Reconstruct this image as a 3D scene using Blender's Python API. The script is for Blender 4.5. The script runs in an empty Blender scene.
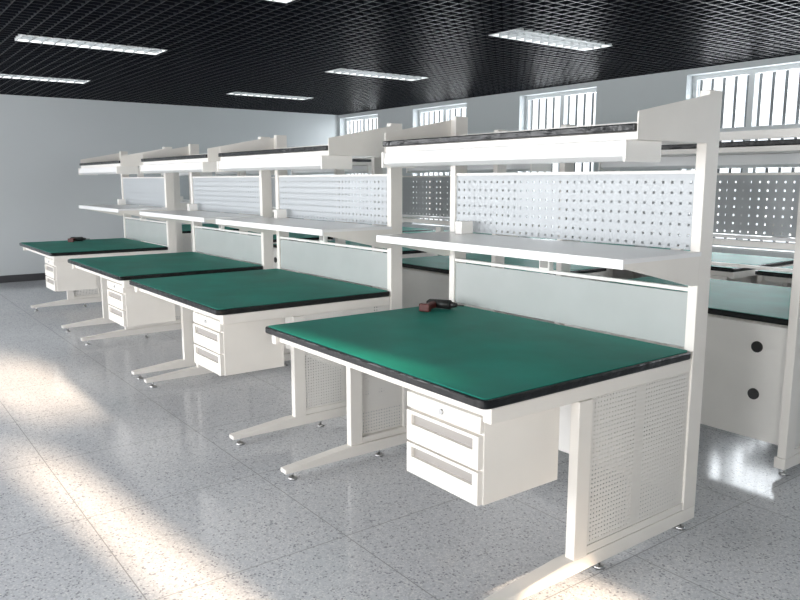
import bpy, bmesh, math
from mathutils import Vector
scene=bpy.context.scene
try:
    scene.view_settings.view_transform='Standard'
except Exception: pass

# ---------------- materials ----------------
def mk(name):
    m=bpy.data.materials.new(name); m.use_nodes=True
    nt=m.node_tree; b=nt.nodes['Principled BSDF']; return m,nt,b
def flat(name,col,rough=.5,metal=0,noise=.0,scale=6,spec=.5):
    m,nt,b=mk(name)
    b.inputs['Roughness'].default_value=rough; b.inputs['Metallic'].default_value=metal
    b.inputs['Specular IOR Level'].default_value=spec
    tc=nt.nodes.new('ShaderNodeTexCoord'); n=nt.nodes.new('ShaderNodeTexNoise'); n.inputs['Scale'].default_value=scale
    n.inputs['Detail'].default_value=4
    nt.links.new(tc.outputs['Object'],n.inputs['Vector'])
    r=nt.nodes.new('ShaderNodeValToRGB')
    r.color_ramp.elements[0].position=.3; r.color_ramp.elements[1].position=.7
    r.color_ramp.elements[0].color=(*[c*(1-noise) for c in col],1)
    r.color_ramp.elements[1].color=(*[min(1,c*(1+noise)) for c in col],1)
    nt.links.new(n.outputs['Fac'],r.inputs['Fac']); nt.links.new(r.outputs['Color'],b.inputs['Base Color'])
    return m
WHITE=flat('powder_coat_white',(.88,.86,.82),.35,noise=.02)
CREAM=flat('powder_coat_cream',(.83,.80,.75),.4,noise=.02)
LAMPW=flat('lamp_housing_white',(.86,.86,.86),.3,noise=.01)
GREYP=flat('grey_panel',(.46,.485,.475),.22,noise=.03)
GREEN=flat('green_esd_mat',(.003,.215,.165),.55,noise=.18,scale=3,spec=.25)
BLACKE=flat('black_edge',(.006,.007,.008),.22,noise=.2,scale=20,spec=.4)
DARK=flat('dark_plastic',(.02,.02,.02),.4,noise=.1)
MAROON=flat('maroon_plastic',(.09,.016,.012),.4,noise=.2,scale=20)
STEEL=flat('steel',(.55,.55,.55),.3,1,noise=.05)
GROOVE=flat('drawer_groove',(.36,.34,.32),.5,noise=.03)
WALL=flat('wall_paint',(.54,.57,.58),.33,noise=.015,scale=.7)
WALLB=flat('wall_paint_back',(.60,.63,.64),.6,noise=.015,scale=.7)
BASEB=flat('baseboard_dark',(.05,.05,.055),.4,noise=.1)
GRID=flat('black_grid',(.006,.007,.011),.35,noise=.1,spec=.2)
VOID=flat('black_plenum',(.003,.003,.004),.9,noise=.1,spec=.1)
FRAMEW=flat('window_frame_white',(.75,.77,.78),.4,noise=.02)
BARS=flat('security_bar_grey',(.22,.24,.25),.4,noise=.02)
nt=BLACKE.node_tree; b=nt.nodes['Principled BSDF']
n=nt.nodes.new('ShaderNodeTexNoise'); n.inputs['Scale'].default_value=16; n.inputs['Detail'].default_value=3
bp=nt.nodes.new('ShaderNodeBump'); bp.inputs['Strength'].default_value=.6; bp.inputs['Distance'].default_value=.01
tc=nt.nodes.new('ShaderNodeTexCoord'); nt.links.new(tc.outputs['Object'],n.inputs['Vector'])
nt.links.new(n.outputs['Fac'],bp.inputs['Height']); nt.links.new(bp.outputs['Normal'],b.inputs['Normal'])

def perf(name,col,pitch,duty,ax1,ax2):
    m,nt,b=mk(name); b.inputs['Base Color'].default_value=(*col,1); b.inputs['Roughness'].default_value=.4
    N=nt.nodes.new; L=nt.links.new
    tc=N('ShaderNodeTexCoord'); sp=N('ShaderNodeSeparateXYZ'); L(tc.outputs['Object'],sp.inputs[0])
    def cell(ax):
        d=N('ShaderNodeMath');d.operation='DIVIDE';d.inputs[1].default_value=pitch;L(sp.outputs[ax],d.inputs[0])
        f=N('ShaderNodeMath');f.operation='FRACT';L(d.outputs[0],f.inputs[0])
        s=N('ShaderNodeMath');s.operation='SUBTRACT';s.inputs[1].default_value=.5;L(f.outputs[0],s.inputs[0])
        a=N('ShaderNodeMath');a.operation='ABSOLUTE';L(s.outputs[0],a.inputs[0])
        c=N('ShaderNodeMath');c.operation='LESS_THAN';c.inputs[1].default_value=duty/2;L(a.outputs[0],c.inputs[0])
        return c
    c1=cell(ax1);c2=cell(ax2)
    mu=N('ShaderNodeMath');mu.operation='MULTIPLY';L(c1.outputs[0],mu.inputs[0]);L(c2.outputs[0],mu.inputs[1])
    tr=N('ShaderNodeBsdfTransparent');mx=N('ShaderNodeMixShader')
    L(mu.outputs[0],mx.inputs[0]);L(b.outputs[0],mx.inputs[1]);L(tr.outputs[0],mx.inputs[2])
    L(mx.outputs[0],nt.nodes['Material Output'].inputs[0]); return m
PEG=perf('pegboard_white',(.50,.53,.55),.041,.26,'X','Z')
PERF=perf('perforated_side',(.80,.78,.74),.0165,.40,'Y','Z')

FLOOR,nt,b=mk('terrazzo_tiles'); N=nt.nodes.new; L=nt.links.new
tc=N('ShaderNodeTexCoord')
def speck(scale,pos,seed):
    v=N('ShaderNodeTexVoronoi'); v.inputs['Scale'].default_value=scale
    mp=N('ShaderNodeMapping'); mp.inputs['Location'].default_value=(seed,seed*2,0)
    L(tc.outputs['Object'],mp.inputs[0]); L(mp.outputs[0],v.inputs['Vector'])
    s=N('ShaderNodeSeparateColor'); L(v.outputs['Color'],s.inputs[0])
    r=N('ShaderNodeMath'); r.operation='GREATER_THAN'; r.inputs[1].default_value=pos; L(s.outputs[0],r.inputs[0])
    return r
def mixc(fac,c1,c2):
    m=N('ShaderNodeMix'); m.data_type='RGBA'
    L(fac.outputs[0],m.inputs[0])
    for i,c in ((6,c1),(7,c2)):
        if isinstance(c,tuple): m.inputs[i].default_value=(*c,1)
        else: L(c.outputs[2],m.inputs[i])
    return m
base=mixc(speck(120,.72,1),(.62,.64,.67),(.53,.55,.58))
base=mixc(speck(180,.80,5),base,(.74,.75,.76))
base=mixc(speck(140,.93,9),base,(.34,.35,.38))
br=N('ShaderNodeTexBrick'); br.offset=0; br.inputs['Scale'].default_value=1; br.inputs['Brick Width'].default_value=.8; br.inputs['Row Height'].default_value=.8
br.inputs['Mortar Size'].default_value=.0025; br.inputs['Mortar Smooth'].default_value=.2
br.inputs['Color1'].default_value=(0,0,0,1);br.inputs['Color2'].default_value=(0,0,0,1);br.inputs['Mortar'].default_value=(1,1,1,1)
L(tc.outputs['Object'],br.inputs['Vector'])
m=N('ShaderNodeMix'); m.data_type='RGBA'; L(br.outputs['Color'],m.inputs[0]); L(base.outputs[2],m.inputs[6]); m.inputs[7].default_value=(.36,.37,.38,1)
L(m.outputs[2],b.inputs['Base Color'])
nz=N('ShaderNodeTexNoise'); nz.inputs['Scale'].default_value=2.5; L(tc.outputs['Object'],nz.inputs['Vector'])
mr=N('ShaderNodeMapRange'); mr.inputs['To Min'].default_value=.07; mr.inputs['To Max'].default_value=.20; L(nz.outputs['Fac'],mr.inputs['Value']); L(mr.outputs[0],b.inputs['Roughness'])

def emis(name,col,st):
    m,nt,b=mk(name); b.inputs['Base Color'].default_value=(.9,.9,.9,1)
    b.inputs['Emission Color'].default_value=(*col,1); b.inputs['Emission Strength'].default_value=st; return m
TUBE=emis('fluorescent_glow',(1,.99,.97),4)

# ---------------- mesh helpers ----------------
def link(o,parent=None):
    scene.collection.objects.link(o)
    if parent: o.parent=parent
    return o
def meshobj(name,verts,faces,mats,parent=None,bevel=0):
    me=bpy.data.meshes.new(name); me.from_pydata(verts,[],faces)
    me.materials.append(mats)
    me.update(); o=bpy.data.objects.new(name,me); link(o,parent)
    if bevel:
        md=o.modifiers.new('bev','BEVEL'); md.width=bevel; md.segments=2; md.limit_method='ANGLE'
    return o
def boxes(name,bl,mat,parent=None,bevel=0):
    V=[];Fc=[]
    for (x0,x1,y0,y1,z0,z1) in bl:
        k=len(V)
        V+=[(x0,y0,z0),(x1,y0,z0),(x1,y1,z0),(x0,y1,z0),(x0,y0,z1),(x1,y0,z1),(x1,y1,z1),(x0,y1,z1)]
        Fc+=[(k,k+3,k+2,k+1),(k+4,k+5,k+6,k+7),(k,k+1,k+5,k+4),(k+1,k+2,k+6,k+5),(k+2,k+3,k+7,k+6),(k+3,k,k+4,k+7)]
    return meshobj(name,V,Fc,mat,parent,bevel)
def prism_x(name,prof,xs,mat,parent=None,bevel=0):
    V=[];Fc=[];n=len(prof)
    for (x0,x1) in xs:
        k=len(V)
        V+=[(x0,y,z) for y,z in prof]+[(x1,y,z) for y,z in prof]
        Fc+=[tuple(k+i for i in range(n)),tuple(k+n+i for i in reversed(range(n)))]
        Fc+=[(k+i,k+n+i,k+n+(i+1)%n,k+(i+1)%n) for i in range(n)]
    o=meshobj(name,V,Fc,mat,parent,0)
    bm=bmesh.new();bm.from_mesh(o.data);bmesh.ops.recalc_face_normals(bm,faces=bm.faces);bm.to_mesh(o.data);bm.free()
    if bevel:
        md=o.modifiers.new('bev','BEVEL'); md.width=bevel; md.segments=2; md.limit_method='ANGLE'
    return o
def cyl(name,cyls,mat,parent=None,seg=20):
    V=[];Fc=[]
    for p0,p1,r0,r1 in cyls:
        p0=Vector(p0);p1=Vector(p1);d=(p1-p0).normalized();a=d.orthogonal().normalized();b_=d.cross(a);k=len(V)
        for p,r in((p0,r0),(p1,r1)):
            for i in range(seg):
                t=2*math.pi*i/seg; V.append(tuple(p+a*math.cos(t)*r+b_*math.sin(t)*r))
        Fc+=[(k+i,k+(i+1)%seg,k+seg+(i+1)%seg,k+seg+i) for i in range(seg)]
        Fc+=[tuple(k+i for i in reversed(range(seg))),tuple(k+seg+i for i in range(seg))]
    o=meshobj(name,V,Fc,mat,parent)
    for p in o.data.polygons:
        if len(p.vertices)==4:p.use_smooth=True
    return o
def rrect(x0,x1,y0,y1,r,seg=5):
    pts=[]
    for cx,cy,a0 in((x1-r,y1-r,0),(x0+r,y1-r,90),(x0+r,y0+r,180),(x1-r,y0+r,270)):
        for i in range(seg+1):
            t=math.radians(a0+90*i/seg); pts.append((cx+r*math.cos(t),cy+r*math.sin(t)))
    return pts
def slab(name,pts,z0,z1,mat,parent,bevel=0):
    n=len(pts);V=[(x,y,z0) for x,y in pts]+[(x,y,z1) for x,y in pts]
    Fc=[tuple(reversed(range(n))),tuple(range(n,2*n))]+[(i,(i+1)%n,n+(i+1)%n,n+i) for i in range(n)]
    return meshobj(name,V,Fc,mat,parent,bevel)

# ---------------- workbench ----------------
LN=1.475; D=1.114; UD=.086; H=.76; HU=1.755
def workbench(name,loc,rot=0,upper=True,drawers=True,splash=True):
    e=bpy.data.objects.new(name,None); link(e); e.location=loc; e.rotation_euler=(0,0,math.radians(rot))
    P=e
    slab('tabletop_board',rrect(-LN-.006,.0,-.004,D,.024),H-.032,H-.002,BLACKE,P,.006)
    slab('green_mat',rrect(-LN+.006,-.012,.008,D-.008,.02),H-.004,H+.0005,GREEN,P)
    boxes('top_frame',[(-LN+.046,-.046,.05,.075,H-.075,H-.033),(-.045,-.006,.03,D,H-.085,H-.033),(-LN+.006,-LN+.045,.03,D,H-.085,H-.033),
        (-LN+.046,-.046,D-.03,D,H-.10,H-.033)],CREAM,P,.003)
    hu=HU if upper else H-.03
    boxes('rear_uprights',[(-.042,0,D,D+UD,.096,hu),(-LN,-LN+.042,D,D+UD,.096,hu)],CREAM,P,.003)
    boxes('front_columns',[(-.04,0,.44,.512,.093,H-.086),(-LN,-LN+.04,.44,.512,.093,H-.086)],CREAM,P,.003)
    boxes('perforated_side_panels',[(-.012,-.009,.512,D,.126,H-.086),(-LN+.009,-LN+.012,.512,D,.126,H-.086)],PERF,P)
    boxes('panel_mullions',[(x0,x0+.02,.78,.83,.126,H-.086) for x0 in(-.034,-LN+.014)],CREAM,P,.002)
    boxes('side_rails',[(-.04,-.004,.513,D-.001,.096,.126),(-LN+.004,-LN+.04,.513,D-.001,.096,.126)],CREAM,P,.002)
    prof=[(.06,.04),(.06,.062),(.40,.095),(D+UD,.095),(D+UD,.04)]
    prism_x('floor_feet',prof,[(-.055,0),(-LN,-LN+.055)],CREAM,P,.003)
    cy=[]
    for x in(-.028,-LN+.028):
        for y in(.11,.62,D+.03):
            cy+=[((x,y,0),(x,y,.012),.024,.018),((x,y,.012),(x,y,.042),.006,.006)]
    cyl('leveling_pads',cy,STEEL,P)
    boxes('modesty_panel',[(-LN+.045,-.045,D+.03,D+.045,.14,H-.035)],WHITE,P,.002)
    cyl('cable_grommets',[((x,D+.022,z),(x,D+.052,z),.028,.028) for x in(-.2,-LN+.2) for z in(.37,.61)],DARK,P,24)
    if drawers:
        x0,x1=-.44,-.06;yf=.035;yb=.41;z0=.385;z1=H-.076
        boxes('drawer_cabinet',[(x0,x1,yf+.018,yb,z0,z1)],CREAM,P,.003)
        boxes('drawer_header',[(x0,x1,yf,yf+.0175,z1-.055,z1)],CREAM,P,.002)
        dz=(z1-.06-z0)/2
        fr=[];gr=[]
        for i in range(2):
            a=z0+.004+i*dz; t=a+dz-.008
            fr+=[(x0+.004,x1-.004,yf-.004,yf+.0175,a,t-.05),(x0+.004,x1-.004,yf-.004,yf+.0175,t-.012,t),
                 (x0+.004,x0+.03,yf-.004,yf+.0175,t-.05,t-.012),(x1-.03,x1-.004,yf-.004,yf+.0175,t-.05,t-.012)]
            gr+=[(x0+.03,x1-.03,yf+.010,yf+.0176,t-.05,t-.012)]
        boxes('drawer_fronts',fr,CREAM,P)
        boxes('drawer_pulls',gr,GROOVE,P)
        cyl('drawer_lock',[((x0+.19,yf-.006,z1-.028),(x0+.19,yf+.004,z1-.028),.010,.011)],STEEL,P)
    if upper:
        if splash:
            boxes('backsplash_panel',[(-LN+.042,-.042,D+.01,D+.02,H+.005,.985)],GREYP,P,.002)
        boxes('pegboard_panel',[(-LN+.042,-.042,D+.012,D+.016,1.155,1.448)],PEG,P)
        boxes('pegboard_rails',[(-LN+.042,-.042,D+.008,D+.03,1.448,1.46),(-LN+.042,-.042,D+.008,D+.05,1.10,1.128),(-LN+.042,-.042,D+.02,D+.06,1.62,1.66)],WHITE,P)
        boxes('middle_shelf',[(-LN-.004,.004,.642,D+.005,1.134,1.15),(-LN-.004,.004,.634,.642,1.116,1.15)],LAMPW,P)
        prism_x('middle_shelf_brackets',[(.642,1.118),(.642,1.134),(D,1.134),(D,1.02),(D-.04,1.02)],[(-.004,0),(-LN,-LN+.004)],CREAM,P)
        boxes('top_shelf_board',[(-LN-.004,-.004,.672,D,1.588,1.614)],BLACKE,P,.004)
        boxes('top_shelf_tray',[(-LN,-.004,.69,D,1.560,1.587)],WHITE,P,.002)
        prism_x('top_shelf_arms',[(.685,1.56),(.685,1.655),(D+.04,1.745),(D+.04,1.56)],[(-.003,.002),(-LN-.002,-LN+.003)],CREAM,P)
        prism_x('task_lamp_housing',[(.655,1.505),(.665,1.559),(.84,1.559),(.85,1.505),(.81,1.49),(.69,1.49)],[(-LN+.03,-.03)],LAMPW,P,.004)
        boxes('lamp_end_caps',[(-.03,-.018,.65,.855,1.485,1.5595),(-LN+.018,-LN+.03,.65,.855,1.485,1.5595)],WHITE,P,.002)
        boxes('socket_boxes',[(-.80,-.735,D-.025,D+.004,1.008,1.075),(-LN+.16,-LN+.21,D-.10,D-.02,1.151,1.215)],WHITE,P,.003)
        boxes('socket_faces',[(-.79,-.745,D-.028,D-.0255,1.02,1.065)],GROOVE,P)
        boxes('socket_strip',[(-LN+.042,-.042,D+.005,D+.03,.992,1.006)],WHITE,P)
    return e
for x in(0,-2.012,-3.71,-5.84): workbench('workbench',(x,0,0))
for k in range(5): workbench('workbench',(-1.50-2.012*k,3.21,0),180,splash=False)
for k in range(5): workbench('worktable',(-.35-1.65*k+ .6,3.90,0),0,upper=False)

def tool(loc,rz):
    e=bpy.data.objects.new('handheld_tool',None); link(e); e.location=loc; e.rotation_euler=(0,0,math.radians(rz))  # unidentified dark handheld item, modelled as a power tool
    cyl('motor_body',[((-.07,0,.026),(.05,0,.026),.022,.024),((-.085,0,.026),(-.07,0,.026),.012,.022)],DARK,e)
    cyl('chuck',[((.05,0,.026),(.085,0,.026),.019,.010),((.085,0,.026),(.125,0,.026),.004,.004)],DARK,e)
    prism_x('grip',[(-.10,.006),(-.10,.036),(0,.040),(0,.006)],[(-.058,-.022)],MAROON,e,.008)
    boxes('battery',[(-.070,-.010,-.13,-.10,.001,.042)],MAROON,e,.006)
    return e
tool((-1.34,.95,H),25)
tool((-7.1,.55,H),60)

# ---------------- room ----------------
XL,XR,YB,YF,ZC=-10.08,3.5,5.83,-4.2,2.59
ZT=2.85
boxes('floor',[(XL-.2,XR+.2,YF-.2,YB+.2,-.1,0)],FLOOR)
boxes('wall_left',[(XL-.2,XL,YF-.2,YB+.2,0,ZT)],WALL)
def wall_with_openings_y(name,y0,y1,xa,xb,ops,mat):
    bl=[];cur=xa
    for (a,b_,z0,z1) in sorted(ops):
        bl+=[(cur,a,y0,y1,0,ZT),(a,b_,y0,y1,0,z0),(a,b_,y0,y1,z1,ZT)];cur=b_
    bl.append((cur,xb,y0,y1,0,ZT)); return boxes(name,bl,mat)
wins=[(-10.02,-8.84),(-7.88,-6.62),(-5.57,-4.31),(-3.12,-1.82),(-.75,.55),(1.6,2.9)]
wall_with_openings_y('wall_back',YB,YB+.2,XL,XR,[(a,b_,.72,2.53) for a,b_ in wins],WALLB)
for i,(a,b_) in enumerate(wins):
    e=bpy.data.objects.new('window_%d'%(i+1),None);link(e);e.location=(a,YB+.12,.72)
    w=b_-a;h=2.53-.72;t=.045
    boxes('frame',[(0,w,0,.05,0,t),(0,w,0,.05,h-t,h),(0,t,0,.05,t,h-t),(w-t,w,0,.05,t,h-t),(w/2-.03,w/2+.03,0,.05,t,h*.66),(w/2-.03,w/2+.03,0,.05,h*.66+.05,h-t),(t,w-t,0,.05,h*.66,h*.66+.05)],FRAMEW,e)
    boxes('security_bars',[(x-.015,x+.015,.055,.075,.0,h) for x in [w*(k+.5)/10 for k in range(10)]],BARS,e)
    boxes('sill',[(0,w,-.14,-.001,-.0,.02)],FRAMEW,e)
def wall_x(name,x0,x1,ya,yb,ops,mat):
    bl=[];cur=ya
    for (a,b_,z0,z1) in sorted(ops):
        bl+=[(x0,x1,cur,a,0,ZT),(x0,x1,a,b_,0,z0),(x0,x1,a,b_,z1,ZT)];cur=b_
    bl.append((x0,x1,cur,yb,0,ZT)); return boxes(name,bl,mat)
wall_x('wall_right_sun_slots',XR,XR+.1,YF,YB,[(-.24,.0,.6,1.66),(.03,.60,1.8,2.32),(.62,.95,.72,1.0),(-3.2,-1.2,.9,2.3)],WALL)  # unseen wall; narrow openings added to shape the sun patches on the floor
wall_with_openings_y('wall_front',YF-.2,YF,XL,XR,[(-9,-7,.5,2.4),(-6,-4,.5,2.4),(-3,-1,.5,2.4),(0,2,.5,2.4)],WALL)
boxes('baseboard_left',[(XL,XL+.015,YF,YB-.015,0,.1)],BASEB)
boxes('baseboard_back',[(XL+.015,XR,YB-.015,YB,0,.1)],BASEB)

lights=[(x,y) for x in(-8.05,-5.45,-2.88,-.3) for y in(-2.7,.40,3.45)]
boxes('ceiling',[(XL-.2,XR+.2,YF-.2,YB+.2,ZT,ZT+.1)],VOID)
def cut(lo,hi,holes):
    segs=[(lo,hi)]
    for a,b_ in holes:
        ns=[]
        for s,e in segs:
            if b_<=s or a>=e: ns.append((s,e));continue
            if a>s: ns.append((s,a))
            if b_<e: ns.append((b_,e))
        segs=ns
    return segs
bl=[];pitch=.1;HW=.165;HL=.62
nx=int((XR-XL)/pitch);ny=int((YB-YF)/pitch)
for i in range(nx+1):
    x=XL+.03+i*pitch
    holes=[(y-HL,y+HL) for lx,y in lights if abs(x-lx)<HW]
    for s,e in cut(YF,YB,holes): bl.append((x-.004,x+.004,s,e,ZC,ZC+.045))
for j in range(ny+1):
    y=YF+.03+j*pitch
    holes=[(x-HW,x+HW) for x,ly in lights if abs(y-ly)<HL]
    for s,e in cut(XL,XR,holes): bl.append((s,e,y-.004,y+.004,ZC+.001,ZC+.044))
boxes('ceiling_grid',bl,GRID)
for (x,y) in lights:
    e=bpy.data.objects.new('ceiling_light',None);link(e);e.location=(x,y,ZC)
    hw,hl=.155,.60
    boxes('housing',[(-hw,hw,-hl,hl,.086,.095),(-hw,-hw+.012,-hl,hl,0,.085),(hw-.012,hw,-hl,hl,0,.085),(-hw+.012,hw-.012,-hl,-hl+.012,0,.085),(-hw+.012,hw-.012,hl-.012,hl,0,.085)],FRAMEW,e)
    cyl('fluorescent_tubes',[((s,-hl+.03,.062),(s,hl-.03,.062),.012,.012) for s in(-.075,0.02,.095)],TUBE,e,12)
    boxes('louvers',[(s-.004,s+.004,-hl+.012,hl-.012,0.001,.034) for s in(-.04,.04)]+[(-hw+.012,hw-.012,-hl+.012+k*.098-.005,-hl+.012+k*.098+.005,0,.035) for k in range(1,12)],BARS,e)
    ld=bpy.data.lights.new('light','AREA');ld.shape='RECTANGLE';ld.size=.26;ld.size_y=1.1;ld.energy=5.5;ld.color=(1,.98,.95)
    lo=bpy.data.objects.new('lamp',ld);link(lo,e);lo.location=(0,0,.084)

w=bpy.data.worlds.new('World');scene.world=w;w.use_nodes=True
bg=w.node_tree.nodes['Background'];bg.inputs[0].default_value=(.88,.94,1,1);bg.inputs[1].default_value=1.5
def area(name,loc,rot,sx,sy,en,col):
    ld=bpy.data.lights.new(name,'AREA');ld.shape='RECTANGLE';ld.size=sx;ld.size_y=sy;ld.energy=en;ld.color=col
    o=bpy.data.objects.new(name,ld);link(o);o.location=loc;o.rotation_euler=rot;return o
for i,(a,b_) in enumerate(wins):
    area('window_daylight',((a+b_)/2,YB+.30,1.62),(math.radians(-90),0,0),1.25,1.7,52,(.91,.96,1))
for i,x in enumerate((-8,-5,-2,1)):
    area('front_fill',(x,YF-.3,1.45),(math.radians(90),0,0),1.9,1.8,(112,112,120,118)[i],(.98,.98,1.0))  # added fill lamps behind the camera, brighten the bench fronts
area('side_daylight',(XR+.3,-2.2,1.6),(math.radians(90),0,math.radians(90)),1.9,1.4,65,(1,.95,.88))
sd=bpy.data.lights.new('sun','SUN');sd.energy=20;sd.color=(1,.76,.55);sd.angle=math.radians(2.2)
so=bpy.data.objects.new('sun',sd);link(so)
so.rotation_euler=Vector((-1,-.12,-.268)).to_track_quat('-Z','Y').to_euler()

cd=bpy.data.cameras.new('camera');cd.lens=33.35;cd.sensor_width=36;cd.clip_start=.05
co=bpy.data.objects.new('camera',cd);link(co);co.location=(1.583,-1.512,1.42)
co.rotation_euler=(math.radians(90-9.13),math.radians(.0),math.radians(53.16))
scene.camera=co
